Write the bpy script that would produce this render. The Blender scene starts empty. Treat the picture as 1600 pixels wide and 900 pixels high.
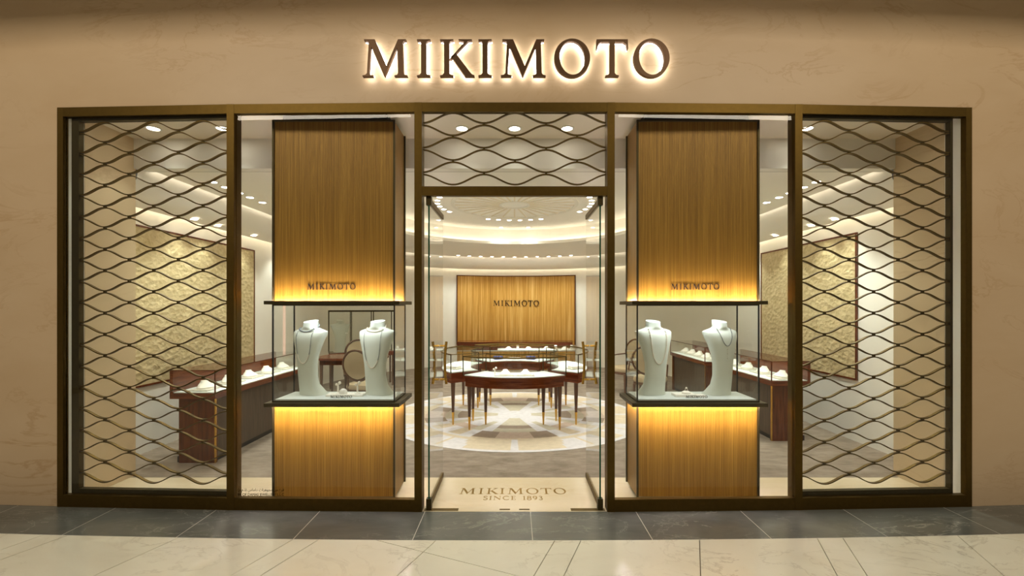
import bpy, math, random
from math import sin, cos, pi, radians, sqrt, atan2
from mathutils import Vector, Matrix

random.seed(7)
SC = bpy.context.scene
COL = SC.collection

# ------------------------------------------------------------------ camera
FPX, DCAM, EYE = 680.0, 3.3, 1.55
cam = bpy.data.objects.new('camera', bpy.data.cameras.new('camera'))
COL.objects.link(cam)
cam.location = (0, -DCAM, EYE)
cam.rotation_euler = (pi / 2, 0, 0)
cam.data.sensor_width = 36
cam.data.lens = 36 * FPX / 1600
cam.data.shift_x = -4 / 1600
cam.data.shift_y = 30 / 1600
cam.data.clip_start = 0.02
SC.camera = cam

# ------------------------------------------------------------------ world, exposure, mall lights
SC.view_settings.view_transform = 'Standard'
SC.view_settings.look = 'None'
SC.view_settings.exposure = 0.0
SC.view_settings.gamma = 1
SC.view_settings.use_curve_mapping = False
SC.cycles.use_denoising = True
SC.cycles.max_bounces = 12
SC.cycles.diffuse_bounces = 8
SC.cycles.glossy_bounces = 4
SC.cycles.transparent_max_bounces = 40
SC.cycles.sample_clamp_indirect = 8
world = bpy.data.worlds.new('world')
SC.world = world
world.use_nodes = True
world.node_tree.nodes['Background'].inputs[0].default_value = (1.0, 0.86, 0.66, 1)
world.node_tree.nodes['Background'].inputs[1].default_value = 0.10


def lamp(name, kind, loc, power, color=(1, 1, 1), rot=(0, 0, 0), parent=None, **kw):
    l = bpy.data.lights.new(name, kind)
    l.energy = power
    l.color = color
    for k, v in kw.items():
        setattr(l, k, v)
    o = bpy.data.objects.new(name, l)
    COL.objects.link(o)
    o.location = loc
    o.rotation_euler = rot
    if parent:
        o.parent = parent
    return o


WARM = (1.0, 0.80, 0.56)
# the mall's ceiling lighting in front of the shop
lamp('mall_ceiling_light', 'AREA', (-3.9, -4.2, 5.3), 146, (1, .87, .68), (radians(30), 0, 0),
     shape='RECTANGLE', size=3.6, size_y=1.0)
lamp('mall_ceiling_light', 'AREA', (3.9, -4.2, 5.3), 146, (1, .87, .68), (radians(30), 0, 0),
     shape='RECTANGLE', size=3.6, size_y=1.0)

# ------------------------------------------------------------------ materials
MATS = {}


def srgb(r, g, b):
    def f(c):
        c /= 255.0
        return c / 12.92 if c <= 0.04045 else ((c + 0.055) / 1.055) ** 2.4
    return (f(r), f(g), f(b), 1)


class NT:
    def __init__(s, name):
        s.m = bpy.data.materials.new(name)
        s.m.use_nodes = True
        s.t = s.m.node_tree
        s.t.nodes.clear()
        s.out = s.n('ShaderNodeOutputMaterial')
        MATS[name] = s.m

    def n(s, kind, **kw):
        nd = s.t.nodes.new(kind)
        for k, v in kw.items():
            setattr(nd, k, v)
        return nd

    def l(s, a, b):
        s.t.links.new(a, b)

    def bsdf(s, col=None, rough=.5, metal=0, spec=.5):
        b = s.n('ShaderNodeBsdfPrincipled')
        if col is not None:
            b.inputs['Base Color'].default_value = col
        b.inputs['Roughness'].default_value = rough
        b.inputs['Metallic'].default_value = metal
        b.inputs['Specular IOR Level'].default_value = spec
        s.l(b.outputs[0], s.out.inputs[0])
        s.b = b
        return b

    def coord(s, scale=(1, 1, 1), rot=(0, 0, 0), kind='Object'):
        tc = s.n('ShaderNodeTexCoord')
        mp = s.n('ShaderNodeMapping')
        mp.inputs['Scale'].default_value = scale
        mp.inputs['Rotation'].default_value = rot
        s.l(tc.outputs[kind], mp.inputs[0])
        return mp.outputs[0]

    def noise(s, vec, scale=1, detail=4, rough=.55, dist=0):
        t = s.n('ShaderNodeTexNoise')
        t.inputs['Scale'].default_value = scale
        t.inputs['Detail'].default_value = detail
        t.inputs['Roughness'].default_value = rough
        t.inputs['Distortion'].default_value = dist
        s.l(vec, t.inputs['Vector'])
        return t.outputs[0]

    def ramp(s, fac, stops):
        r = s.n('ShaderNodeValToRGB')
        el = r.color_ramp.elements
        while len(el) < len(stops):
            el.new(0.5)
        for e, (p, c) in zip(el, stops):
            e.position = p
            e.color = c
        s.l(fac, r.inputs[0])
        return r.outputs[0]

    def mix(s, fac, a, b, mode='MIX'):
        m = s.n('ShaderNodeMix', data_type='RGBA', blend_type=mode)
        for sock, v in ((m.inputs[0], fac), (m.inputs[6], a), (m.inputs[7], b)):
            if hasattr(v, 'links'):
                s.l(v, sock)
            else:
                sock.default_value = v
        return m.outputs[2]

    def bump(s, h, strength=.3, dist=.01):
        b = s.n('ShaderNodeBump')
        b.inputs['Strength'].default_value = strength
        b.inputs['Distance'].default_value = dist
        s.l(h, b.inputs['Height'])
        s.l(b.outputs[0], s.b.inputs['Normal'])


def plain(name, col, rough=.5, metal=0, spec=.5, grain=0.06, gscale=30):
    """a plain finish with a faint procedural variation"""
    t = NT(name)
    t.bsdf(col, rough, metal, spec)
    f = t.noise(t.coord(), gscale, 3)
    lo = tuple(c * (1 - grain) for c in col[:3]) + (1,)
    hi = tuple(min(1, c * (1 + grain)) for c in col[:3]) + (1,)
    t.l(t.ramp(f, [(.3, lo), (.7, hi)]), t.b.inputs['Base Color'])
    return t


def emit(name, col, strength):
    t = NT(name)
    e = t.n('ShaderNodeEmission')
    e.inputs[0].default_value = col
    e.inputs[1].default_value = strength
    t.l(e.outputs[0], t.out.inputs[0])


def marble(name, base, vein, base2, scale=1.0, rough=.25, vein_w=.03, stretch=(1, 1, 1), spec=.5, vstr=.8):
    t = NT(name)
    t.bsdf(base, rough, 0, spec)
    v = t.coord(stretch, kind='Object')
    cloud = t.noise(v, 1.1 * scale, 5, .6, .4)
    c = t.ramp(cloud, [(.3, base), (.7, base2)])
    w = t.noise(v, 1.6 * scale, 9, .62, .8)
    m1 = t.n('ShaderNodeMath', operation='SUBTRACT')
    t.l(w, m1.inputs[0])
    m1.inputs[1].default_value = .5
    m2 = t.n('ShaderNodeMath', operation='ABSOLUTE')
    t.l(m1.outputs[0], m2.inputs[0])
    vm = t.ramp(m2.outputs[0], [(0, (vstr, vstr, vstr, 1)), (vein_w, (0, 0, 0, 1))])
    msk = t.ramp(t.noise(v, .9 * scale, 3), [(.42, (0, 0, 0, 1)), (.66, (1, 1, 1, 1))])
    vv = t.mix(1.0, vm, msk, 'MULTIPLY')
    t.l(t.mix(vv, c, vein), t.b.inputs['Base Color'])
    return t


marble('marble_wall', srgb(194, 168, 134), srgb(168, 132, 90), srgb(202, 178, 146), 1.0, .42, .022, (.8, 1, 1.9), .35, .5)
marble('marble_return', srgb(206, 186, 150), srgb(176, 148, 112), srgb(214, 194, 160), .8, .45, .02, (.5, .5, 1.8), .3, .5)
marble('marble_dark', srgb(84, 87, 84), srgb(160, 160, 152), srgb(112, 114, 108), 1.6, .2, .012, (.7, 1.6, 1), .5, .7)
marble('marble_cream', srgb(230, 228, 212), srgb(150, 138, 118), srgb(218, 214, 196), 1.1, .18, .016, (1, 1.6, 1), .5, .5)
marble('limestone', srgb(222, 208, 180), srgb(206, 182, 142), srgb(212, 196, 164), 1.4, .22, .03, (.6, 1.6, 1), .5, .6)
plain('joint', srgb(150, 128, 100), .8)
plain('grout', srgb(190, 186, 176), .8)
plain('bronze', srgb(92, 72, 30), .46, .85, .3)
plain('bronze_dark', srgb(70, 60, 34), .45, .7, .3)
plain('bronze_bright', srgb(158, 126, 66), .3, 1.0)
plain('brass', srgb(214, 170, 84), .25, 1.0)
plain('letter_brown', srgb(96, 70, 46), .45, .55)
plain('letter_black', srgb(52, 36, 18), .5, .3)
plain('letter_grey', srgb(70, 72, 70), .4, .5)
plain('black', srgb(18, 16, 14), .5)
plain('plaster', srgb(242, 240, 232), .85, 0, .2, .015, 6)
plain('ceiling_white', srgb(251, 249, 242), .85, 0, .2, .01, 6)
plain('plaster_warm', srgb(240, 232, 214), .85, 0, .2, .015, 6)
plain('white_board', srgb(210, 216, 212), .6, 0, .3, .02)
plain('bust_white', srgb(212, 216, 204), .65, 0, .3, .02)
plain('pad_white', srgb(240, 236, 226), .7, 0, .3, .02)
plain('tray_grey', srgb(196, 192, 178), .6)
plain('pearl', srgb(226, 216, 198), .18, 0, .7, .02)
plain('pearl_grey', srgb(120, 122, 124), .2, 0.2, .7, .1, 200)
plain('silver', srgb(180, 180, 178), .25, .9)
plain('upholstery', srgb(178, 160, 132), .9, 0, .2, .06, 80)
plain('blue_reflection', srgb(40, 72, 140), .8)  # blue of clothes reflected in the table glass, put into a material
plain('ink', srgb(30, 24, 16), .8, 0, 0)
emit('led_warm', (1.0, .85, .92, 1), 300)
emit('led_cove', (1.0, .86, .66, 1), 10)
emit('led_white', (1.0, .90, .74, 1), 30)
emit('led_halo', (1.0, .94, .87, 1), 12)
emit('led_line', (1.0, .66, .46, 1), .9)

# walnut / mahogany
t = NT('mahogany')
t.bsdf(None, .22)
f = t.noise(t.coord((14, 14, .9)), 3, 6, .6, .3)
t.l(t.ramp(f, [(.25, srgb(62, 28, 14)), (.5, srgb(96, 48, 26)), (.8, srgb(122, 70, 40))]), t.b.inputs['Base Color'])
t = NT('mahogany_flat')
t.bsdf(None, .2)
f = t.noise(t.coord((1.4, 1.4, 16)), 3, 6, .6, .3)
t.l(t.ramp(f, [(.25, srgb(74, 30, 12)), (.5, srgb(108, 52, 26)), (.8, srgb(134, 74, 40))]), t.b.inputs['Base Color'])
t = NT('dark_panel')
t.bsdf(None, .5)
f = t.noise(t.coord((6, 40, 1.5)), 2, 5)
t.l(t.ramp(f, [(.3, srgb(58, 46, 36)), (.7, srgb(92, 76, 60))]), t.b.inputs['Base Color'])
t = NT('leg_wood')
t.bsdf(None, .35)
f = t.noise(t.coord((30, 30, 2)), 2, 4)
t.l(t.ramp(f, [(.3, srgb(84, 58, 44)), (.7, srgb(110, 80, 62))]), t.b.inputs['Base Color'])

# carpet
t = NT('carpet')
t.bsdf(None, .95, 0, .1)
f = t.noise(t.coord((1, 2.2, 1)), 3.5, 8, .7)
t.l(t.ramp(f, [(.25, srgb(112, 100, 88)), (.5, srgb(140, 128, 115)), (.75, srgb(162, 150, 138))]), t.b.inputs['Base Color'])
t.bump(t.noise(t.coord(), 260, 2), .5, .004)
for nm, c in (('rug_white', (206, 203, 207)), ('rug_tan', (204, 190, 168)), ('rug_taupe', (152, 136, 122)),
              ('rug_pink', (190, 172, 158)), ('rug_sand', (188, 180, 162))):
    t = plain(nm, srgb(*c), .95, 0, .1, .07, 14)
    t.bump(t.noise(t.coord(), 240, 2), .4, .003)

# gold thread curtain behind glass
t = NT('gold_thread')
t.bsdf(None, .4, .3, .25)
t.b.inputs['Coat Weight'].default_value = .3
t.b.inputs['Coat Roughness'].default_value = .42
v = t.coord((1, 1, .008))
f1 = t.noise(v, 190, 3, .7)
f2 = t.noise(v, 30, 3, .6)
f = t.mix(.2, f1, f2)
t.l(t.ramp(f, [(.32, srgb(122, 86, 18)), (.5, srgb(146, 107, 30)), (.68, srgb(172, 132, 50))]), t.b.inputs['Base Color'])
t.bump(f1, .55, .006)
t = NT('gold_thread_light')
t.bsdf(None, .42, .25, .5)
v = t.coord((1, 1, .012))
f1 = t.noise(v, 60, 4, .7)
f2 = t.noise(v, 9, 3, .6)
f = t.mix(.35, f1, f2)
t.l(t.ramp(f, [(.34, srgb(164, 116, 44)), (.5, srgb(206, 156, 74)), (.66, srgb(246, 212, 142))]), t.b.inputs['Base Color'])
t.bump(f1, .5, .008)

# shell relief wall panel
t = NT('shell_relief')
t.bsdf(None, .55, .15)
v = t.coord((1, 1.0, 1.3))
n1 = t.noise(v, 9, 6, .65, 1.2)
vo = t.n('ShaderNodeTexVoronoi')
vo.inputs['Scale'].default_value = 15
t.l(v, vo.inputs['Vector'])
h = t.mix(.4, n1, vo.outputs['Distance'])
t.l(t.ramp(n1, [(.3, srgb(190, 172, 128)), (.7, srgb(222, 206, 164))]), t.b.inputs['Base Color'])
t.bump(h, .8, .03)

# clear glass: fresnel mix of see-through and mirror
t = NT('glass')
fr = t.n('ShaderNodeFresnel')
fr.inputs[0].default_value = 1.5
ge = t.n('ShaderNodeNewGeometry')
inv = t.n('ShaderNodeMath', operation='SUBTRACT')
inv.inputs[0].default_value = 1
t.l(ge.outputs['Backfacing'], inv.inputs[1])
mu = t.n('ShaderNodeMath', operation='MULTIPLY')
t.l(fr.outputs[0], mu.inputs[0])
t.l(inv.outputs[0], mu.inputs[1])
tr = t.n('ShaderNodeBsdfTransparent')
tr.inputs[0].default_value = (.985, .993, .987, 1)
gl = t.n('ShaderNodeBsdfGlossy')
gl.inputs['Roughness'].default_value = 0.0
mx = t.n('ShaderNodeMixShader')
t.l(mu.outputs[0], mx.inputs[0])
t.l(tr.outputs[0], mx.inputs[1])
t.l(gl.outputs[0], mx.inputs[2])
t.l(mx.outputs[0], t.out.inputs[0])
plain('glass_edge', srgb(6, 74, 50), .3, 0, .2)


# ------------------------------------------------------------------ mesh helpers
class MB:
    def __init__(s):
        s.v, s.f, s.mi = [], [], []
        s.cur = 0

    def add(s, verts, faces):
        o = len(s.v)
        s.v += [tuple(p) for p in verts]
        s.f += [tuple(o + i for i in f) for f in faces]
        s.mi += [s.cur] * len(faces)
        return s

    def box(s, x0, x1, y0, y1, z0, z1):
        return s.plan([(x0, y0), (x1, y0), (x1, y1), (x0, y1)], z0, z1)

    def plan(s, poly, z0, z1):
        n = len(poly)
        v = [(x, y, z0) for x, y in poly] + [(x, y, z1) for x, y in poly]
        f = [tuple(range(n - 1, -1, -1)), tuple(range(n, 2 * n))]
        f += [(i, (i + 1) % n, n + (i + 1) % n, n + i) for i in range(n)]
        return s.add(v, f)

    def front(s, poly, y0, y1):
        """polygon in x,z (counter-clockwise seen from -y), extruded from y0 (front) to y1"""
        n = len(poly)
        v = [(x, y0, z) for x, z in poly] + [(x, y1, z) for x, z in poly]
        f = [tuple(range(n)), tuple(range(2 * n - 1, n - 1, -1))]
        f += [((i + 1) % n, i, n + i, n + (i + 1) % n) for i in range(n)]
        return s.add(v, f)

    def side(s, poly, x0, x1):
        """polygon in y,z extruded along x"""
        n = len(poly)
        v = [(x0, y, z) for y, z in poly] + [(x1, y, z) for y, z in poly]
        f = [tuple(range(n - 1, -1, -1)), tuple(range(n, 2 * n))]
        f += [(i, (i + 1) % n, n + (i + 1) % n, n + i) for i in range(n)]
        return s.add(v, f)

    def loft(s, secs, closed=True, cap=True):
        n = len(secs[0])
        v = [p for sec in secs for p in sec]
        f = []
        m = n if closed else n - 1
        for k in range(len(secs) - 1):
            for i in range(m):
                a, b = k * n + i, k * n + (i + 1) % n
                f.append((a, b, b + n, a + n))
        if cap and closed:
            f.append(tuple(range(n - 1, -1, -1)))
            f.append(tuple(range((len(secs) - 1) * n, len(secs) * n)))
        return s.add(v, f)

    def lathe(s, prof, c=(0, 0), n=16, sx=1, sy=1):
        return s.loft([[(c[0] + r * cos(2 * pi * i / n) * sx, c[1] + r * sin(2 * pi * i / n) * sy, z) for i in range(n)]
                       for r, z in prof])

    def tube(s, path, r, n=8, closed=False):
        path = [Vector(p) for p in path]
        secs = []
        up0 = None
        m = len(path)
        for i, p in enumerate(path):
            if closed:
                d = path[(i + 1) % m] - path[i - 1]
            else:
                d = path[min(i + 1, m - 1)] - path[max(i - 1, 0)]
            d.normalize()
            if up0 is None:
                up0 = Vector((0, 0, 1)) if abs(d.z) < .9 else Vector((1, 0, 0))
            a = d.cross(up0)
            if a.length < 1e-5:
                a = d.cross(Vector((0, 1, 0)))
            a.normalize()
            b = a.cross(d)
            up0 = b
            rr = r[i] if isinstance(r, (list, tuple)) else r
            secs.append([p + a * rr * cos(2 * pi * k / n) + b * rr * sin(2 * pi * k / n) for k in range(n)])
        if closed:
            secs.append(secs[0])
        return s.loft(secs, cap=not closed)

    def ball(s, c, r, n=8, m=5):
        pr = [(r * sin(pi * k / m), -r * cos(pi * k / m)) for k in range(m + 1)]
        pr[0] = (r * .02, -r)
        pr[-1] = (r * .02, r)
        return s.loft([[(c[0] + q * cos(2 * pi * i / n), c[1] + q * sin(2 * pi * i / n), c[2] + z) for i in range(n)]
                       for q, z in pr])

    def rail(s, ring0, ring1, z0, z1):
        """closed wall between two plan polylines (inner/outer), solid"""
        n = len(ring0)
        secs = [[(ring0[i][0], ring0[i][1], z0), (ring1[i][0], ring1[i][1], z0),
                 (ring1[i][0], ring1[i][1], z1), (ring0[i][0], ring0[i][1], z1)] for i in range(n)]
        return s.loft(secs)

    def mesh(s, name, mats, smooth=False):
        me = bpy.data.meshes.new(name)
        me.from_pydata(s.v, [], s.f)
        for m in (mats if isinstance(mats, (list, tuple)) else [mats]):
            me.materials.append(MATS[m])
        for p, i in zip(me.polygons, s.mi):
            p.material_index = i
            p.use_smooth = smooth
        me.update()
        if smooth:
            try:
                me.set_sharp_from_angle(angle=radians(40))
            except Exception:
                pass
        return me

    def obj(s, name, mats, parent=None, smooth=False, loc=(0, 0, 0), label=None):
        o = bpy.data.objects.new(name, s.mesh(name, mats, smooth))
        COL.objects.link(o)
        o.parent = parent
        o.location = loc
        if label:
            o['label'] = label
        return o


def inst(me, name, parent=None, loc=(0, 0, 0), rot=0, scale=None):
    o = bpy.data.objects.new(name, me)
    COL.objects.link(o)
    o.parent = parent
    o.location = loc
    o.rotation_euler = (0, 0, rot)
    if scale:
        o.scale = scale
    return o


def thing(name, label, cat, loc=(0, 0, 0), rot=0, group=None):
    o = bpy.data.objects.new(name, None)
    COL.objects.link(o)
    o.empty_display_size = .05
    o.location = loc
    o.rotation_euler = (0, 0, rot)
    return tag(o, label, cat, group)


def tag(o, label, cat, group=None):
    o['label'] = label
    o['category'] = cat
    if group:
        o['group'] = group
    return o


def struct(o, label=None, cat=None):
    o['kind'] = 'structure'
    if label:
        o['label'] = label
    if cat:
        o['category'] = cat
    return o


def copy_tree(o, parent=None):
    c = o.copy()
    COL.objects.link(c)
    c.parent = parent
    for ch in [x for x in bpy.data.objects if x.parent == o]:
        copy_tree(ch, c)
    return c


# ------------------------------------------------------------------ lettering (serif capitals, cap height 1)
GL = {}


def glyph_polys(ch):
    I = [(0, 0), (.36, 0), (.36, .03), (.29, .045), (.25, .09), (.25, .91), (.29, .955), (.36, .97), (.36, 1), (0, 1),
         (0, .97), (.07, .955), (.11, .91), (.11, .09), (.07, .045), (0, .03)]
    if ch == 'I':
        return [I]
    if ch == 'M':
        return [[(0, 0), (.29, 0), (.29, .03), (.21, .045), (.185, .09), (.235, .80), (.58, .01), (.60, .01), (.935, .78),
                 (.955, .09), (.93, .045), (.86, .03), (.86, 0), (1.21, 0), (1.21, .03), (1.14, .045), (1.105, .09),
                 (1.08, .91), (1.11, .955), (1.17, .97), (1.17, 1), (.955, 1), (.645, .28), (.33, 1), (.04, 1),
                 (.04, .97), (.13, .95), (.165, .91), (.12, .09), (.08, .045), (0, .03)]]
    if ch == 'K':
        return [I, [(.25, .46), (.34, .56), (.64, .90), (.64, .945), (.50, .97), (.50, 1), (.86, 1), (.86, .97), (.76, .95),
                    (.42, .60), (.30, .46)],
                [(.30, .53), (.42, .63), (.80, .13), (.86, .06), (.93, .03), (.93, 0), (.68, 0)]]
    if ch == 'T':
        return [[(.25, 0), (.61, 0), (.61, .03), (.54, .045), (.50, .09), (.50, .93), (.72, .93), (.80, .88), (.83, .74),
                 (.86, .74), (.85, 1), (.01, 1), (0, .74), (.03, .74), (.06, .88), (.14, .93), (.36, .93), (.36, .09),
                 (.32, .045), (.25, .03)]]
    if ch == 'N':
        return [[(0, 0), (.24, 0), (.24, .03), (.15, .07), (.16, .78), (.80, 0), (.84, 0), (.84, .93), (.93, .97), (.93, 1),
                 (.69, 1), (.69, .97), (.79, .93), (.78, .28), (.20, 1), (0, 1), (0, .97), (.10, .92), (.10, .07), (0, .03)]]
    if ch == 'E':
        return [I, [(.2, 0), (.58, 0), (.62, .24), (.59, .24), (.50, .06), (.2, .06)],
                [(.2, .47), (.44, .47), (.47, .38), (.5, .38), (.5, .65), (.47, .65), (.44, .54), (.2, .54)],
                [(.2, .94), (.48, .94), (.54, .80), (.57, .80), (.56, 1), (.2, 1)]]
    if ch == '1':
        return [[(.08, 0), (.40, 0), (.40, .03), (.31, .06), (.31, 1), (.26, 1), (.08, .86), (.08, .83), (.18, .86),
                 (.18, .06), (.08, .03)]]
    return []


STROKES = {'S': [(.50, .80), (.42, .93), (.28, .97), (.14, .92), (.08, .77), (.16, .62), (.36, .50), (.50, .36), (.50, .18), (.40, .06),
                 (.26, .02), (.10, .08), (.04, .24)],
           'C': [(.78, .80), (.66, .93), (.46, .97), (.26, .90), (.12, .72), (.08, .48), (.14, .26), (.30, .08), (.50, .02),
                 (.68, .07), (.80, .20)],
           '8': [(.26 + .20 * sin(a) * (1 if abs(a) > 99 else 1), .74 - .22 * cos(a)) for a in [k * pi / 6 for k in range(13)]] +
                [(.26 + .24 * sin(a), .26 + .25 * cos(a)) for a in [k * pi / 6 for k in range(13)]],
           '9': [(.48, .66), (.40, .50), (.26, .44), (.12, .50), (.05, .68), (.10, .88), (.26, .97), (.42, .90), (.49, .68), (.46, .40),
                 (.34, .14), (.12, .02)],
           '3': [(.08, .88), (.22, .97), (.38, .92), (.43, .76), (.34, .60), (.20, .54), (.38, .48), (.47, .28), (.38, .08), (.20, .02),
                 (.05, .10)]}


def letter_mesh(ch, depth, mats=('letter_brown',), back=False):
    key = (ch, depth, mats, back)
    if key in GL:
        return GL[key]
    mb = MB()
    if ch == 'O':
        n = 40
        out, inn = [], []
        for i in range(n):
            a = 2 * pi * i / n
            out.append((.485 + .485 * cos(a), .5 + .52 * sin(a)))
            ex, ez = .335 * cos(a), .455 * sin(a)
            tl = radians(7)
            inn.append((.485 + ex * cos(tl) - ez * sin(tl), .5 + ex * sin(tl) + ez * cos(tl)))
        secs = [[(out[i][0], 0, out[i][1]), (inn[i][0], 0, inn[i][1]), (inn[i][0], depth, inn[i][1]), (out[i][0], depth, out[i][1])]
                for i in range(n)]
        secs.append(secs[0])
        mb.loft(secs, cap=False)
    elif ch in STROKES:
        pts = STROKES[ch]
        m = len(pts)
        L, R = [], []
        for i, p in enumerate(pts):
            a = pts[max(i - 1, 0)]
            b = pts[min(i + 1, m - 1)]
            dx, dz = b[0] - a[0], b[1] - a[1]
            q = max(1e-6, sqrt(dx * dx + dz * dz))
            w = .065 if i not in (0, m - 1) else .03
            L.append((p[0] - dz / q * w, p[1] + dx / q * w))
            R.append((p[0] + dz / q * w, p[1] - dx / q * w))
        secs = [[(L[i][0], 0, L[i][1]), (R[i][0], 0, R[i][1]), (R[i][0], depth, R[i][1]), (L[i][0], depth, L[i][1])] for i in range(m)]
        mb.loft(secs)
    else:
        for poly in glyph_polys(ch):
            mb.front(poly, 0, depth)
    GL[key] = mb.mesh('letter', list(mats))
    return GL[key]


MIKI = [('M', 0), ('I', 1.466), ('K', 2.086), ('I', 3.12), ('M', 3.724), ('O', 5.16), ('T', 6.293), ('O', 7.30)]
MIKI_W = 8.27


def lettering(parent, x0, z0, y, cap, depth, mat, flat=False):
    """MIKIMOTO as one child letter per character, standing upright (or flat on a floor)"""
    for ch, off in MIKI:
        me = letter_mesh(ch, depth / cap, (mat,))
        o = inst(me, 'letter', parent, scale=(cap, cap, cap))
        o.location = (x0 + off * cap, y, z0)
        if flat:
            o.rotation_euler = (-pi / 2, 0, 0)


# ------------------------------------------------------------------ the plan of the place
def yf(x):
    return x * x / 142.0            # the shopfront bows very gently towards the mall


BAYS = [-3.55, -2.17, -.73, .73, 2.17, 3.55]
FR_TOP, FR_Z = 3.10, 3.03           # frame top edge, underside of the top rail
CZ = 4.65                           # centre (y) of the round end of the shop
HALL = 3.94                         # half width of the shop


def bay_y(x):
    for a, b in zip(BAYS, BAYS[1:]):
        if x <= b:
            return yf(a) + (yf(b) - yf(a)) * (x - a) / (b - a)
    return yf(x)


def upath(r, y0=.72, n_arc=48):
    pts = [(-r, y0), (-r, 1.6), (-r, 2.8), (-r, 3.8)]
    for i in range(n_arc + 1):
        a = pi - pi * i / n_arc
        pts.append((r * cos(a), CZ + r * sin(a)))
    return pts + [(r, 3.8), (r, 2.8), (r, 1.6), (r, y0)]


def usweep(mb, prof, y0=.72):
    """sweep a profile of (r, z) along the U of the shop; rows as sections"""
    rows = [[(x, y, z) for x, y in upath(r, y0)] for r, z in prof]
    n = len(rows[0])
    v = [p for row in rows for p in row]
    f = []
    for k in range(len(rows) - 1):
        for i in range(n - 1):
            f.append((k * n + i, k * n + i + 1, (k + 1) * n + i + 1, (k + 1) * n + i))
    mb.add(v, f)


# ------------------------------------------------------------------ structure: mall floor
fl = struct(MB().box(-9, 9, -9, .6, -.12, -.021).obj('floor', 'joint'), 'mall floor of marble tiles', 'floor')
xs = [-8.68 + .8 * k for k in range(22)]
for a, b in zip(xs, xs[1:]):
    g = .003
    poly = [(a + g, yf(a) - .405), (b - g, yf(b) - .405), (b - g, yf(b) - .002), (a + g, yf(a) - .002)]
    MB().plan(poly, -.02, 0).obj('tile', 'marble_dark', fl)
edge = [(-8.7 + .6 * k) for k in range(30)]
MB().plan([(x, yf(x) - .405) for x in edge] + [(x, yf(x) - .002) for x in reversed(edge)], -.019, -.001).obj('grout_bed', 'grout', fl)
ua, va = Vector((.925, -.38)), Vector((.38, .925))
base = Vector((.242, -.47))
u = -9.0
wid = [.16, .73, .73]
starts = []
pos = 0
k = 0
while pos < 9:
    starts.append((pos, pos + wid[k % 3]))
    pos += wid[k % 3]
    k += 1
pos = 0
k = 2
while pos > -9:
    starts.append((pos - wid[k % 3], pos))
    pos -= wid[k % 3]
    k -= 1
for (a, b) in starts:
    for j in range(-5, 3):
        v0, v1 = -2.0 + 1.62 * j, -2.0 + 1.62 * (j + 1)
        g = .0025
        q = [base + ua * (a + g) + va * (v0 + g), base + ua * (b - g) + va * (v0 + g),
             base + ua * (b - g) + va * (v1 - g), base + ua * (a + g) + va * (v1 - g)]
        if min(p.y for p in q) > -.42 or max(abs(p.x) for p in q) > 8.5 or min(p.y for p in q) < -7:
            continue
        # cut the tile along the dark border
        cut = []
        for i in range(4):
            p, r_ = q[i], q[(i + 1) % 4]
            lp, lr = -.41 + yf(p.x) - p.y, -.41 + yf(r_.x) - r_.y
            if lp >= 0:
                cut.append(p)
            if lp * lr < 0:
                cut.append(p + (r_ - p) * (lp / (lp - lr)))
        if len(cut) >= 3:
            MB().plan([(p.x, p.y) for p in cut], -.02, 0).obj('tile', 'marble_cream', fl)
MB().plan([(x, yf(x) - .4125) for x in edge] + [(x, yf(x) - .4055) for x in reversed(edge)], -.02, -.0005).obj('joint_strip', 'grout', fl)

# ------------------------------------------------------------------ structure: shop floor
sf = MB().plan([(-3.98, .66), (3.98, .66), (3.98, CZ)] + [(3.98 * cos(a), CZ + 3.98 * sin(a)) for a in [pi * i / 40 for i in range(1, 40)]] +
               [(-3.98, CZ)], -.1, 0)
struct(sf.obj('floor', 'carpet'), 'mottled taupe carpet of the shop', 'floor')
th = struct(MB().plan([(-3.6, .12)] + [(x / 10, yf(x / 10)) for x in range(-35, 36)] + [(3.6, .12), (3.6, .66), (-3.6, .66)], -.1, 0)
            .obj('floor', 'limestone'), 'cream stone threshold with inlaid lettering', 'floor')
# inlaid lettering in the threshold (flush brass)
for ch, off in MIKI:
    o = inst(letter_mesh(ch, .01, ('bronze_bright',)), 'letter', th, scale=(.108, .108, .118))
    o.location = (-.46 + off * .108, .31, .0005)
    o.rotation_euler = (-pi / 2, 0, 0)
sx = -.255
for ch in 'SINCE 1893':
    wd = {'S': .58, 'I': .40, 'N': .98, 'C': .88, 'E': .68, ' ': .45, '1': .46, '8': .56, '9': .56, '3': .56}[ch]
    if ch != ' ':
        o = inst(letter_mesh(ch, .01, ('bronze_bright',)), 'letter', th, scale=(.066, .066, .072))
        o.location = (sx, .20, .0005)
        o.rotation_euler = (-pi / 2, 0, 0)
    sx += (wd + .14) * .066
for x0, x1 in ((-.69, -.43), (.43, .69)):
    MB().box(x0, x1, .012, .052, -.02, .002).obj('floor_pivot_plate', 'bronze', th)
for x0 in (-.115, .035):
    MB().box(x0, x0 + .08, .028, .042, -.02, .002).obj('floor_bolt_plate', 'bronze', th)

# round carpet medallion
RC = (0, 2.98)
mb = MB()
radii = [.0, .10, .22, .34, .46, .60, .74, .86, .90, 1.0, 1.12, 1.16, 1.20, 1.28, 1.36, 1.44, 1.52, 1.58, 1.64]
NS = 240
sec = []
mbv = [(RC[0] + r * 1.1 * cos(2 * pi * i / NS), RC[1] + r * sin(2 * pi * i / NS), .004) for r in radii[1:] for i in range(NS)]
faces, mis = [], []
names = ['rug_white', 'rug_tan', 'rug_taupe', 'rug_pink', 'rug_sand']


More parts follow.
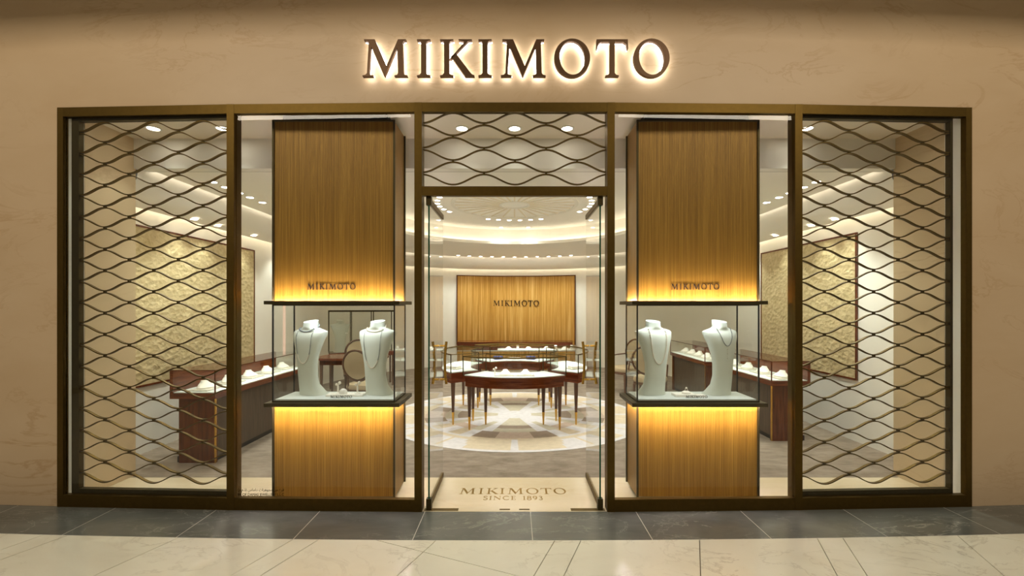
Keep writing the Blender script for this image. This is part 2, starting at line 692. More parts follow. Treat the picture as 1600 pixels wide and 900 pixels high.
def rugmat(r, deg):
    d = deg % 90
    d = min(d, 90 - d)              # angle from the nearest axis
    if r > 1.57:
        return 0
    if r > 1.2:
        if d < 1.1:
            return 0
        lo = 19 + (1.55 - r) * 14
        if lo < d < 41 and r > 1.27 and not (29.4 < d < 30.8):
            return 0
        return 1
    if r > 1.16:
        return 1 if d < 24 else 0
    if r > .88:
        return 3 if d < 10 else (2 if d < 24 else (0 if d < 32 else (1 if d < 40 else 0)))
    if r < .24:
        return 0
    if d < 16:
        return 4 if r < .56 else (2 if r < .8 else 4)
    if d < 25:
        return 0
    if d < 34:
        return 4 if r > .4 else 0
    return 0 if r < .74 else 3


for k in range(len(radii) - 2):
    for i in range(NS):
        a, b = k * NS + i, k * NS + (i + 1) % NS
        faces.append((a, b, b + NS, a + NS))
        mis.append(rugmat((radii[k + 1] + radii[k + 2]) / 2, 360 * (i + .5) / NS))
faces.append(tuple(range(NS)))
mis.append(0)
mb.v, mb.f, mb.mi = mbv, faces, mis
# give it a thin edge down to the carpet
n0 = (len(radii) - 2) * NS
o0 = len(mb.v)
mb.v += [(x, y, 0) for x, y, z in mb.v[n0:n0 + NS]]
for i in range(NS):
    mb.f.append((n0 + i, o0 + i, o0 + (i + 1) % NS, n0 + (i + 1) % NS))
    mb.mi.append(0)
rug = mb.obj('round_rug', names)
tag(rug, 'round medallion rug in white, tan and taupe under the ring of tables', 'rug')

# ------------------------------------------------------------------ structure: facade wall
mb = MB()


def wallseg(x0, x1, z0, z1, n):
    xs_ = [x0 + (x1 - x0) * i / n for i in range(n + 1)]
    mb.rail([(x, yf(x)) for x in xs_], [(x, yf(x) + .16) for x in xs_], z0, z1)


wallseg(-7.5, -3.55, 0, 4.9, 8)
wallseg(3.55, 7.5, 0, 4.9, 8)
wallseg(-3.55, 3.55, FR_TOP, 4.9, 16)
wf = struct(mb.obj('wall_front', 'marble_wall'), 'beige veined marble facade', 'wall')

struct(MB().box(-8, 8, -.95, -.005, 4.1, 4.5).obj('ceiling', 'plaster'), 'mall ceiling soffit above the shopfront', 'ceiling')
# return walls beside the shop windows, side and back walls
for s, nm in ((-1, 'wall_left_return'), (1, 'wall_right_return')):
    w = MB().box(min(s * 3.50, s * 3.96), max(s * 3.50, s * 3.96), .25, .72, 0, 3.12)
    x0, x1 = sorted((s * 3.50, s * 3.6))
    w.box(x0, x1, yf(3.5) + .16, .25, 0, 3.12)
    struct(w.obj(nm, 'marble_return'), 'stone return wall beside the lattice window', 'wall')
for s, nm in ((-1, 'wall_left'), (1, 'wall_right')):
    x0, x1 = sorted((s * HALL, s * (HALL + .12)))
    struct(MB().box(x0, x1, .72, CZ, 0, 2.85).obj(nm, 'plaster'), 'white side wall of the shop', 'wall')
mb = MB()
arc = [pi * i / 48 for i in range(49)]
mb.rail([(HALL * cos(a), CZ + HALL * sin(a)) for a in arc], [((HALL + .12) * cos(a), CZ + (HALL + .12) * sin(a)) for a in arc], 0, 2.85)
struct(mb.obj('wall_back', 'plaster'), 'white curved back wall of the shop', 'wall')

# ------------------------------------------------------------------ structure: ceilings
cl = struct(MB().box(-3.98, 3.98, .12, .72, 3.10, 3.2).obj('ceiling', 'plaster_warm'), 'window zone ceiling', 'ceiling')
bk = struct(MB().box(-3.98, 3.98, .70, .78, 2.84, 3.2).obj('trim_1', 'plaster'), 'ceiling bulkhead behind the shop windows', 'trim')
MB().box(-3.5, 3.5, .70, .80, 2.825, 2.84).obj('edge_strip', 'plaster', bk)
MB().box(-3.5, 3.5, .83, .838, 2.835, 2.8405).obj('gap_shade_strip', 'bronze_dark', bk)  # solid dark strip whose colour stands for the shade in a ceiling gap

HC, HR, LIP = 3.5, 2.2, 2.1
N = 96


def outer_pt(a, r, y0=.74):
    dx, dy = cos(a), sin(a)
    best = 99
    if abs(dx) > 1e-6:
        tt = (r if dx > 0 else -r) / dx
        if HC + tt * dy <= CZ:
            best = min(best, tt)
    if dy < -1e-6:
        best = min(best, (y0 - HC) / dy)
    # arc
    oy = HC - CZ
    b = oy * dy
    disc = b * b - (oy * oy - r * r)
    if disc > 0:
        tt = -b + sqrt(disc)
        if HC + tt * dy > CZ:
            best = min(best, tt)
    return (dx * best, HC + dy * best)


mb = MB()
ang = sorted(set([2 * pi * i / N for i in range(N)] + [atan2(.74 - HC, -3.42) % (2 * pi), atan2(.74 - HC, 3.42) % (2 * pi)]))
inner = [(LIP * cos(a), HC + LIP * sin(a)) for a in ang]
outer = [outer_pt(a, 3.42) for a in ang]
n = len(ang)
v = [(x, y, 2.84) for x, y in inner] + [(x, y, 2.84) for x, y in outer] + [(x, y, 2.86) for x, y in inner] + [(x, y, 2.86) for x, y in outer]
f = []
for i in range(n):
    j = (i + 1) % n
    f.append((i, n + i, n + j, j))
    f.append((2 * n + i, 2 * n + j, 3 * n + j, 3 * n + i))
    f.append((i, j, 2 * n + j, 2 * n + i))
    f.append((n + i, 3 * n + i, 3 * n + j, n + j))
mb.add(v, f)
struct(mb.obj('ceiling', 'ceiling_white'), 'main shop ceiling with round opening', 'ceiling')
# recess: upstand lip, ledge wall and upper ceiling
mb = MB()
circ = lambda r: [(r * cos(2 * pi * i / N), HC + r * sin(2 * pi * i / N)) for i in range(N + 1)]
mb.rail(circ(LIP), circ(LIP + .015), 2.86, 2.895)
mb.rail(circ(HR), circ(HR + .03), 2.86, 3.18)
mb.plan(circ(HR + .02)[:-1], 3.15, 3.2)
dome = struct(mb.obj('ceiling', 'ceiling_white'), 'round raised ceiling with cove lighting', 'ceiling')
led = MB()
led.rail(circ(HR - .052), circ(HR - .034), 2.866, 2.872)
led.obj('cove_light', 'led_cove', dome)
# medallion of fine ribs on the raised ceiling
med = MB().rail(circ(.93), circ(.99), 3.138, 3.15).rail(circ(.2), circ(.24), 3.138, 3.15).obj('medallion', 'plaster', dome)
ribm = MB().box(.22, .95, -.012, .012, 3.14, 3.15).mesh('rib', 'plaster_warm')
for i in range(28):
    a = 2 * pi * i / 28
    inst(ribm, 'rib', med, (0, HC, 0), a)
# fascia along the walls with its light slots
mb = MB()
usweep(mb, [(3.42, 2.92), (3.47, 2.92), (3.475, 2.84), (3.49, 2.74), (3.54, 2.66), (3.62, 2.605), (3.72, 2.575), (3.84, 2.565), (3.84, 2.60),
            (3.82, 2.64), (3.80, 2.80), (HALL, 2.80)])
fs = struct(mb.obj('trim_2', 'ceiling_white', smooth=True), 'sloping fascia running round the walls below the ceiling', 'trim')
led = MB()
usweep(led, [(3.426, 2.872), (3.434, 2.872)])
usweep(led, [(3.434, 2.876), (3.426, 2.876)])
led.obj('cove_light', 'led_cove', fs)
led = MB()
usweep(led, [(3.850, 2.66), (3.865, 2.66)])
usweep(led, [(3.865, 2.664), (3.850, 2.664)])
led.obj('cove_light', 'led_cove', fs)

# ------------------------------------------------------------------ downlights
ring_m = MB().lathe([(.062, .0), (.062, -.006), (.046, -.006), (.046, 0)], n=20).mesh('trim_ring', 'plaster')
lens_m = MB().lathe([(.046, 0), (.046, -.003), (.001, -.003)], n=20).mesh('lens', 'led_white')


def downlight(loc, label, group, power=6, size=1.0, tilt=None, spot=True, color=(.97, 1, .87), angle=114):
    o = thing('downlight', label, 'light', loc, 0, group)
    inst(ring_m, 'trim_ring', o, scale=(size, size, 1))
    inst(lens_m, 'lens', o, scale=(size, size, 1))
    if spot:
        lamp('downlight_beam', 'SPOT', (0, 0, -.02), power, color, (0, 0, 0), o, spot_size=radians(angle), spot_blend=.6, shadow_soft_size=.05)
    return o


DL = 49
for x in (-3.13, -2.53, -.455, 0, .455, 2.53):
    downlight((x, .47, 3.10), 'recessed round downlight in the ceiling above the shop windows', 'window zone downlights', 10.5, angle=98)
for s in (-1, 1):
    sd = 'single long counter' if s < 0 else 'two counters in a line'
    for y in (1.17, 1.37, 1.60, 1.80, 2.05, 2.9, 3.7):
        downlight((s * 3.1, y, 2.84), 'round downlight in the straight ceiling row above the ' + sd, 'ceiling edge downlights above the ' + sd, DL * .45, .85)
    for y in (1.75, 2.15, 2.9, 3.8):
        downlight((s * 3.72, y, 2.573), 'round downlight in the wall fascia above the ' + sd, 'wall fascia downlights above the ' + sd, DL * .35, .8, angle=95)
for c0, cn in ((0, 'facing the two counters in a line'), (90, 'facing the back wall'), (180, 'facing the single long counter'), (270, 'facing the doors')):
    for k in range(6):
        a = radians(c0 + (k - 2.5) * 9.5)
        downlight((1.19 * cos(a), HC + 1.19 * sin(a), 3.15), 'round downlight round the ceiling medallion, arc ' + cn, 'medallion downlights ' + cn, DL * .5, .85)
for x in (-.16, .16):
    downlight((x * 1.7, HC + 1.93, 3.15), 'round downlight beyond the medallion ring in the raised ceiling', 'outer raised ceiling downlights', DL * .25, .8)
for k in range(11):
    a = radians(90 + (k - 5) * 5.2)
    downlight((3.2 * cos(a), CZ + 3.2 * sin(a), 2.84), 'round downlight in the curved ceiling edge before the back wall', 'back wall downlights', DL * .5, .9)

# ------------------------------------------------------------------ shopfront frame
fr = struct(thing('trim_3', 'bronze storefront frame with mullions and rails', 'frame'))
DEP = .08
mull = []
for i, x in enumerate(BAYS):
    y = yf(x)
    w = .028
    if i == 0:
        x0, x1 = x, x + .046
    elif i == 5:
        x0, x1 = x - .046, x
    else:
        x0, x1 = x - w, x + w
    if 0 < i < 5:
        MB().box(x0, x1, y - .012, y + DEP, 0, FR_TOP).obj('mullion', 'bronze', fr)
    else:
        MB().box(x0, x1, y - .012, y + .03, 0, FR_TOP).obj('jamb', 'bronze', fr)
        xa, xb = sorted((x, x + (.045 if i == 0 else -.045)))
        MB().box(xa, xb, y + .03, y + .16, 0, FR_TOP).obj('reveal', 'plaster', fr)
for i in range(5):
    a, b = BAYS[i], BAYS[i + 1]
    a0 = a + (.046 if i == 0 else .028)
    b0 = b - (.046 if i == 4 else .028)
    ya, yb = bay_y(a0), bay_y(b0)

    def bar(name, z0, z1, f0=-.01, f1=.032, mat='bronze'):
        return MB().plan([(a0, ya + f0), (b0, yb + f0), (b0, yb + f1), (a0, ya + f1)], z0, z1).obj(name, mat, fr)
    bar('top_rail', FR_Z, FR_TOP)
    if i != 2:
        bar('bottom_rail', 0, .092)
    else:
        bar('transom', 2.395, 2.465)

# glass panes
for k, i in enumerate((0, 1, 2, 3, 4)):
    a, b = BAYS[i], BAYS[i + 1]
    a0 = a + (.046 if i == 0 else .028)
    b0 = b - (.046 if i == 4 else .028)
    z0 = .092 if i != 2 else 2.465
    ya, yb = bay_y(a0), bay_y(b0)
    o = MB().plan([(a0, ya + .012), (b0, yb + .012), (b0, yb + .022), (a0, ya + .022)], z0, FR_Z).obj('window_%d' % (k + 1), 'glass')
    struct(o, 'clear shop window pane', 'window')

# ------------------------------------------------------------------ lattice screens
def wave_mesh(x0, x1, xc, period, amp, thick, depth, phase):
    n = int((x1 - x0) / period * 20)
    secs = []
    for i in range(n + 1):
        x = x0 + (x1 - x0) * i / n
        a = 2 * pi * (x - xc) / period
        z = -amp * cos(a) * phase
        dz = amp * 2 * pi / period * sin(a) * phase
        q = sqrt(1 + dz * dz)
        nx, nz = -dz / q * thick / 2, 1 / q * thick / 2
        secs.append([(x - nx, 0, z - nz), (x - nx, depth, z - nz), (x + nx, depth, z + nz), (x + nx, 0, z + nz)])
    return MB().loft(secs).mesh('wave_band', 'bronze')


def screen(name, label, cx, y, rot, x0, x1, z0, z1, xc, period, pitch, zrow0, nw, frame, depth=.045, first=1, thick=.009):
    o = thing(name, label, 'screen', (cx, y, 0), rot)
    x0, x1, xc = x0 - cx, x1 - cx, xc - cx
    if frame:
        fl_, ft, fb, fr_ = frame
        MB().box(x0 - fl_, x0, -.008, depth + .01, z0 - fb, z1 + ft).obj('stile', 'bronze_dark', o)
        MB().box(x1, x1 + fr_, -.008, depth + .01, z0 - fb, z1 + ft).obj('stile', 'bronze_dark', o)
        MB().box(x0, x1, -.008, depth + .01, z1, z1 + ft).obj('rail', 'bronze_dark', o)
        MB().box(x0, x1, -.008, depth + .01, z0 - fb, z0).obj('rail', 'bronze_dark', o)
    gap = .016
    amp = (pitch - gap) / 2
    wm = [wave_mesh(x0, x1, xc, period, amp, thick, depth, 1), wave_mesh(x0, x1, xc, period, amp, thick, depth, -1)]
    cm = MB().box(-.0075, .0075, .002, depth - .002, -gap / 2 - .003, gap / 2 + .003).mesh('connector', 'bronze_dark')
    for k in range(nw):
        ph = (k + (0 if first == 1 else 1)) % 2
        inst(wm[ph], 'wave_band', o, (0, 0, zrow0 + pitch / 2 - k * pitch))
        if k < nw - 1:
            off = 0 if ph == 0 else period / 2
            q = -8
            while True:
                x = xc + off + q * period
                q += 1
                if x > x1 - .01:
                    break
                if x > x0 + .01:
                    inst(cm, 'connector', o, (x, 0, zrow0 - k * pitch))
    return o


for s in (-1, 1):
    a, b = (-3.55, -2.17) if s < 0 else (2.17, 3.55)
    rot = atan2(yf(b) - yf(a), b - a)
    cx = (a + b) / 2
    cy = (yf(a) + yf(b)) / 2 + .034
    x0, x1 = (-3.415, -2.215) if s < 0 else (2.215, 3.415)
    xc = (-3.219 + .1985) if s < 0 else 2.61
    screen('lattice_screen',
           'wavy bronze lattice screen beside the column carrying a grey pearl choker bust' if s < 0 else
           'wavy bronze lattice screen beside the column carrying a pendant necklace bust',
           cx, cy, rot, x0, x1, .128, 3.008, xc, .397, .0835, 2.923, 34, (.058, .055, .065, .02), .022, 1, .008)
screen('transom_lattice', 'wide wavy bronze lattice filling the opening above the glass doors', 0, yf(.73) + .03, 0,
       -.70, .70, 2.467, 3.03, -.234, .476, .0945, 2.955, 6, None, .018, 1, .009)

# ------------------------------------------------------------------ glass doors, standing open
for s, nm in ((-1, 'door_1'), (1, 'door_2')):
    d = struct(thing(nm, 'frameless glass door leaf standing open', 'door', (s * .655, .03, 0)))
    L = .62
    mb = MB()
    mb.box(-.006, .006, .0, L, .04, 2.36)
    mb.mi = [0, 0, 1, 0, 0, 0]
    mb.obj('glass_leaf', ['glass', 'glass_edge'], d)
    MB().box(-.012, .012, .012, L, .012, .05).obj('bottom_rail', 'bronze', d)
    MB().box(-.012, .012, .012, L, 2.345, 2.385).obj('top_rail', 'bronze', d)
    MB().box(-.02, .02, -.012, .03, .0025, .085).obj('pivot_shoe', 'bronze_dark', d)
    MB().box(-.02, .02, -.012, .03, 2.33, 2.395).obj('pivot_cap', 'bronze_dark', d)
    for q in (-1, 1):
        h = MB()
        h.tube([(q * (.046 + .014 * (2 * k / 10 - 1) ** 2), .47, 1.25 - .37 * k / 10) for k in range(11)], .0115, 8)
        for z in (1.212, .918):
            h.tube([(q * .005, .47, z), (q * .052, .47, z)], .0085, 8)
        h.obj('handle', 'brass', d, smooth=True)

# ------------------------------------------------------------------ main sign
sg = thing('storefront_sign', 'large halo-lit MIKIMOTO sign of bronze letters on the marble wall', 'sign', (0, -.062, 3.268))
CAP = .2765
for ch, off in MIKI:
    o = inst(letter_mesh(ch, .028 / CAP, ('letter_brown',)), 'letter', sg, (-1.132 + off * CAP, 0, 0), 0, (CAP, CAP, CAP))
    e = inst(letter_mesh(ch, .004 / CAP, ('led_halo',)), 'halo_light', o, (.02, .0285 / CAP, .02), 0, (.97, 1, .96))

# ------------------------------------------------------------------ display columns in the two show windows
PD = .345


def neck_display(root, mir, rot, h=.65):
    pass


def column(x0, label, mir):
    W = .976
    px = x0 + W / 2
    o = thing('display_column', label, 'display case', (px, .157, 0))
    hw = W / 2
    fx = .012
    # shadow base and lower body
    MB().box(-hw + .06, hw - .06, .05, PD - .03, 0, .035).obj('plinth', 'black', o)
    lo = MB().box(-hw + fx, hw - fx, fx, PD - fx, .03, .784).obj('lower_body', 'gold_thread', o)
    up = MB().box(-hw + fx, hw - fx, fx, PD - fx, 1.581, 3.04).obj('upper_body', 'gold_thread', o)
    for body, z0, z1 in ((lo, .03, .784), (up, 1.581, 3.04)):
        for sx_ in (-1, 1):
            for y in (0, PD - .014):
                x = sx_ * hw
                MB().box(min(x, x - sx_ * .014), max(x, x - sx_ * .014), y, y + .014, z0, z1).obj('corner_trim', 'bronze_dark', body)
        for y in (0, PD - .012):
            MB().box(-hw + .014, hw - .014, y, y + .012, z1 - .012 if body is up else z0, z1 if body is up else z0 + .012).obj('edge_trim', 'bronze_dark', body)
    MB().box(-hw + .07, hw - .07, .03, PD - .02, 3.04, 3.10).obj('ceiling_mount', 'black', o)
    # plates with an upturned (downturned) lip that hides the light slots washing the gold
    ov = .045
    for nm_, zp, zl, zi in (('canopy_plate', (1.572, 1.581), (1.581, 1.600), (1.581, 1.604)), ('shelf_plate', (.784, .794), (.764, .784), (.752, .784))):
        pl = MB().box(-hw - ov, hw + ov, -.036, PD + .036, *zp)
        pl.box(-hw - ov, hw + ov, -.036, -.032, *zl)
        for x in (-hw - ov, hw + ov - .004):
            pl.box(x, x + .004, -.032, PD + .036, *zl)
        pl.obj(nm_, 'bronze_dark', o)
    MB().box(-hw, hw, 0, PD, 1.562, 1.572).obj('canopy_soffit', 'bronze_dark', o)
    MB().box(-hw, hw, 0, PD, .794, .806).obj('shelf_frame', 'bronze_dark', o)
    MB().box(-hw + .02, hw - .02, .015, PD - .015, .806, .816).obj('shelf_board', 'white_board', o)
    # glass
    for nm_, b in (('glass_front', (-hw + .008, hw - .008, .002, .008)), ('glass_back', (-hw + .008, hw - .008, PD - .008, PD - .002)),
                   ('glass_side', (-hw + .002, -hw + .008, .008, PD - .008)), ('glass_side', (hw - .008, hw - .002, .008, PD - .008))):
        MB().box(*b, .806, 1.562).obj(nm_, 'glass', o)
    for sx_ in (-1, 1):
        for y in (0, PD - .01):
            x = sx_ * hw
            MB().box(min(x, x - sx_ * .01), max(x, x - sx_ * .01), y, y + .01, .806, 1.562).obj('corner_post', 'black', o)
    # lettering on the upper body
    cap = .0465
    lettering(up, -MIKI_W * cap / 2 + (-.02 if not mir else -.02), 1.69, .0075, cap, .0045, 'letter_black')
    # LED strips behind the lips
    for z0 in (1.582, .777):
        st = MB()
        st.box(-hw - .039, hw + .039, -.031, -.025, z0, z0 + .005)
        for x in (-hw - .039, hw + .033):
            st.box(x, x + .006, -.025, PD + .02, z0, z0 + .005)
        st.obj('led_strip', 'led_warm', o)
    # the strips' own lensed beams along the gold
    lamp('strip_beam', 'AREA', (0, -.026, .774), 3.4, (1, .80, .78), (radians(9), 0, 0), o, shape='RECTANGLE', size=W, size_y=.006, spread=radians(42))
    lamp('strip_beam', 'AREA', (0, -.026, 1.592), 1.4, (1, .80, .78), (pi - radians(14), 0, 0), o, shape='RECTANGLE', size=W, size_y=.006, spread=radians(50))
    lamp('vitrine_light', 'AREA', (0, .12, 1.555), 3.8, (.93, .98, 1.0), (0, 0, 0), o, shape='RECTANGLE', size=.8, size_y=.1)
    return o, px


BSEC = [(0.0, .122, .055, .092), (.05, .112, .038, .074), (.14, .100, .008, .052), (.27, .096, -.008, .044), (.42, .102, -.012, .042), (.56, .120, -.010, .046),
        (.68, .142, -.002, .056), (.77, .163, .010, .064), (.83, .174, .022, .064), (.850, .172, .026, .058), (.868, .148, .026, .054), (.885, .104, .024, .054),
        (.898, .076, .022, .056), (.912, .064, .022, .056), (.985, .062, .024, .056)]


def bsec(t_):
    for a, b in zip(BSEC, BSEC[1:]):
        if t_ <= b[0]:
            q = (t_ - a[0]) / (b[0] - a[0])
            return [a[i] + (b[i] - a[i]) * q for i in (1, 2, 3)]
    return list(BSEC[-1][1:])


BH = .625


def bust_mesh():
    n = 28
    secs = []
    for k, (t_, w, yc, d) in enumerate(BSEC):
        sec_ = []
        for i in range(n):
            a = 2 * pi * i / n
            ca, sa = cos(a), sin(a)
            p = 2.6 if t_ < .86 else 2.0
            x = w * math.copysign(abs(ca) ** (2 / p), ca)
            y = yc + d * math.copysign(abs(sa) ** (2 / p), sa)
            zz = t_ * BH
            if t_ > .95:
                zz += .012 * sa
            sec_.append((x, y, zz))
        secs.append(sec_)
    return MB().loft(secs).mesh('bust', 'bust_white', True)


BUST = bust_mesh()


def on_bust(x, t_, lift=.004):
    w, yc, d = bsec(t_)
    q = min(1, abs(x) / w)
    return (x, yc - d * (1 - q ** 2.6) ** (1 / 2.6) - lift, t_ * BH)


def necklace(bx, loc, rot, kind, label):
    mb = MB()
    mats = ['pearl', 'silver', 'pearl_grey']
    def chain(a, zt, zb, r, mat, pw=1.0, n=60, lo=0, hi=pi):
        mb.cur = mat
        last = None
        m = 240
        for i in range(m + 1):
            ph = lo + (hi - lo) * i / m
            x = a * cos(ph) * (1 - .12 * sin(ph))
            tz = zt - (zt - zb) * sin(ph) ** pw
            p = Vector(on_bust(x, tz, r * .8))
            if last is None or (p - last).length > r * 1.9:
                mb.ball(p, r, 7, 4)
                last = p
    def choker(r, mat, t0=.895, drop=.05, w=.080):
        mb.cur = mat
        last = None
        for i in range(200):
            a = 2 * pi * i / 200
            t_ = t0 + drop * sin(a)
            bw, yc, bd = bsec(t_)
            x = min(w, bw + r * .7) * cos(a)
            if sin(a) < 0:
                p = Vector(on_bust(max(-bw, min(bw, x)), t_, r * .7))
                p.x = x
            else:
                p = Vector((x, yc + (bd + r * .7) * sin(a), t_ * BH))
            if last is None or (p - last).length > r * 1.9:
                mb.ball(p, r, 7, 4)
                last = p
    if kind == 'choker_long':
        choker(.0068, 2)
        chain(.088, .88, .43, .0034, 2, .62, lo=0, hi=pi)
        chain(.088, .88, .43, .0058, 0, .62, lo=pi * .22, hi=pi * .78)
    elif kind == 'double':
        choker(.0058, 0)
        chain(.084, .88, .37, .0036, 2, .6)
        chain(.084, .88, .37, .0060, 0, .6, lo=pi * .25, hi=pi * .75)
    elif kind == 'long':
        chain(.080, .885, .42, .0058, 0, .62)
    else:
        chain(.076, .893, .66, .0034, 2, 1.15)
        mb.cur = 0
        for k in range(6):
            mb.ball(on_bust(.0, .65 - .03 * k, .004), .0045 if k % 2 else .003, 7, 4)
    o = mb.obj('necklace', mats, None, True, loc)
    o.rotation_euler = (0, 0, rot)
    tag(o, label, 'necklace')
    return o


def ring_stand(loc, label, s=1.0, rot=0, group=None):
    o = thing('jewellery_stand', label, 'stand', loc, rot, group)
    MB().lathe([(.020 * s, 0), (.020 * s, .004 * s), (.007 * s, .012 * s), (.006 * s, .05 * s), (.004 * s, .07 * s)], n=12).obj('stem', 'pad_white', o, True)
    b = MB()
    b.ball((-.012 * s, 0, .072 * s), .011 * s, 10, 6)
    b.ball((.013 * s, -.003, .086 * s), .013 * s, 10, 6)
    b.tube([(0, 0, .06 * s), (-.012 * s, 0, .072 * s)], .004 * s, 6)
    b.tube([(0, 0, .065 * s), (.013 * s, 0, .086 * s)], .004 * s, 6)
    b.obj('pearl_cluster', 'pearl', o, True)
    return o


LC, lx = column(-1.927, 'gold display column with vitrine holding grey pearl choker bust beside a double pearl bust', False)
RCOL, rx = column(.971, 'gold display column with vitrine holding a pendant necklace bust beside a single pearl strand bust', True)
ZB = .8165
for x, rot, kind, blab, nlab in (
        (-1.725, radians(-24), 'choker_long', 'white linen bust wearing a grey pearl choker with a long chain',
         'dark grey pearl choker layered with a long pearl tipped chain on a white bust'),
        (-1.16, radians(-20), 'double', 'white linen bust wearing a white pearl choker with a long pearl strand',
         'white pearl choker layered with a long white pearl strand on a bust'),
        (1.175, radians(20), 'long', 'white linen bust wearing one long plain pearl strand',
         'single long white pearl strand hanging on a white bust'),
        (1.735, radians(23), 'pendant', 'white linen bust wearing a fine V necklace with hanging pendant',
         'fine V-shaped silver necklace with a hanging pearl drop on a white bust')):
    b = inst(BUST, 'necklace_bust', None, (x, .157 + .19, ZB), rot)
    tag(b, blab, 'bust')
    necklace(b, (x, .157 + .19, ZB), rot, kind, nlab)


def slab(name, loc, sx_, sy_, sz_, mat, label, cat, rot=0, group=None, bev=.004):
    mb = MB()
    a, b = sx_ / 2, sy_ / 2
    e = min(bev, sz_ * .4)
    P = lambda q, z: [(-a + q, -b + q, z), (a - q, -b + q, z), (a - q, b - q, z), (-a + q, b - q, z)]
    mb.loft([P(0, 0), P(0, sz_ - e), P(e, sz_)])
    o = mb.obj(name, mat, None, False, loc)
    o.rotation_euler = (0, 0, rot)
    return tag(o, label, cat, group)


slab('jewellery_tray', (-1.40, .31, ZB), .30, .09, .018, 'pad_white', 'low white tray between the choker busts in the vitrine', 'tray')
ring_stand((-1.46, .30, ZB + .018), 'white pearl earring stand beside a white dome on the tray between the choker busts', 1.05)
ring_stand((-1.30, .30, ZB + .018), 'white pearl earring stand standing alone near the double pearl bust', 1.05, .5)
d_ = MB().lathe([(.032, 0), (.034, .012), (.03, .028), (.018, .040), (.002, .044)], n=18, sy=.7).obj('display_dome', 'pad_white', None, True, (-1.415, .295, ZB + .018))
tag(d_, 'small white domed pad on the tray between the choker busts', 'display pad')
slab('jewellery_tray', (1.40, .30, ZB), .17, .10, .020, 'pad_white', 'low white tray between the single strand and pendant busts', 'tray')
slab('jewellery_pad', (1.53, .29, ZB), .075, .07, .012, 'pad_white', 'thin small white pad next to the tray beside the pendant bust', 'display pad')
o = thing('pearl_ring', 'small pearl ring on a white cushion on the tray beside the pendant bust', 'ring', (1.42, .30, ZB + .020))
MB().lathe([(.035, 0), (.036, .012), (.022, .02), (.002, .021)], n=16).obj('cushion', 'pad_white', o, True)
MB().tube([(.011 * cos(a), 0, .030 + .011 * sin(a)) for a in [2 * pi * i / 16 for i in range(16)]], .002, 6, True).ball((0, 0, .045), .008, 10, 6).obj('ring', 'pearl', o, True)
for (x, lab) in ((-1.40, 'small grey MIKIMOTO name standing on the vitrine shelf between the choker busts'),
                 (1.47, 'small grey MIKIMOTO name standing on the vitrine shelf beside the pendant bust')):
    o = thing('name_plate', lab, 'name sign', (x, .157 + .055, ZB))
    lettering(o, -MIKI_W * .021 / 2, 0, 0, .021, .006, 'letter_grey')

# company lettering stuck on the glass of the second window
def text_obj(name, body, size, loc, mat, parent=None):
    cu = bpy.data.curves.new(name, 'FONT')
    cu.body = body
    cu.size = size
    cu.extrude = .0004
    tmp = bpy.data.objects.new(name, cu)
    COL.objects.link(tmp)
    bpy.context.view_layer.update()
    dg = bpy.context.evaluated_depsgraph_get()
    me = bpy.data.meshes.new_from_object(tmp.evaluated_get(dg))
    bpy.data.objects.remove(tmp)
    me.materials.clear()
    me.materials.append(MATS[mat])
    o = bpy.data.objects.new(name, me)
    COL.objects.link(o)
    o.location = loc
    o.rotation_euler = (pi / 2, 0, 0)
    o.parent = parent
    return o


dec = thing('window_lettering', 'small dark company name in Arabic and English on the shop window', 'lettering', (-2.125, yf(2.1) + .0085, 0))
e_ = text_obj('english_line', 'BR OF DAMAS JEWELLERY L.L.C', .0285, (0, 0, .103), 'ink', dec)
w_ = max(v.co.x for v in e_.data.vertices)
e_.scale = (.355 / w_, 1, 1)
# Arabic joined forms, in visual (left to right) order
FE, RE, AIN = '\ufed3', '\ufeae', '\ufec9'
words = ['\ufed3\ufeae\ufec9', '\ufee3\ufee6', '\ufee3\ufea0\ufeee\ufeeb\ufeae\u0627\u062a', '\u062f\u0627\ufee3\ufe8e\ufeb1', '(\u0630.\u0645.\u0645)']
line = ' '.join(words)
vis = line[::-1].replace('(', '\0').replace(')', '(').replace('\0', ')')
a_ = text_obj('arabic_line', vis, .030, (0, 0, .139), 'ink', dec)
if len(a_.data.vertices):
    w_ = max(v.co.x for v in a_.data.vertices)
    a_.scale = (.355 / w_, 1, 1)

# ------------------------------------------------------------------ shop interior: wall panels
for s, y0, y1, lab in ((-1, 1.05, 3.27, 'wide textured shell relief panel behind the single long counter'),
                       (1, 1.69, 3.63, 'textured shell relief panel behind the two counters in a line')):
    o = thing('relief_panel', lab, 'wall panel', (s * (HALL - .002), 0, 0))
    x0, x1 = sorted((0, -s * .014))
    MB().box(x0, x1, y0 + .02, y1 - .02, .73, 2.39).obj('relief', 'shell_relief', o)
    x0, x1 = sorted((0, -s * .02))
    for (a, b, c, d) in ((y0, y0 + .02, .71, 2.41), (y1 - .02, y1, .71, 2.41), (y0 + .02, y1 - .02, .71, .73), (y0 + .02, y1 - .02, 2.39, 2.41)):
        MB().box(x0, x1, a, b, c, d).obj('edge', 'mahogany', o)


def arcpts(r, a0, a1, n):
    return [(r * sin(a0 + (a1 - a0) * i / n), CZ + r * cos(a0 + (a1 - a0) * i / n)) for i in range(n + 1)]


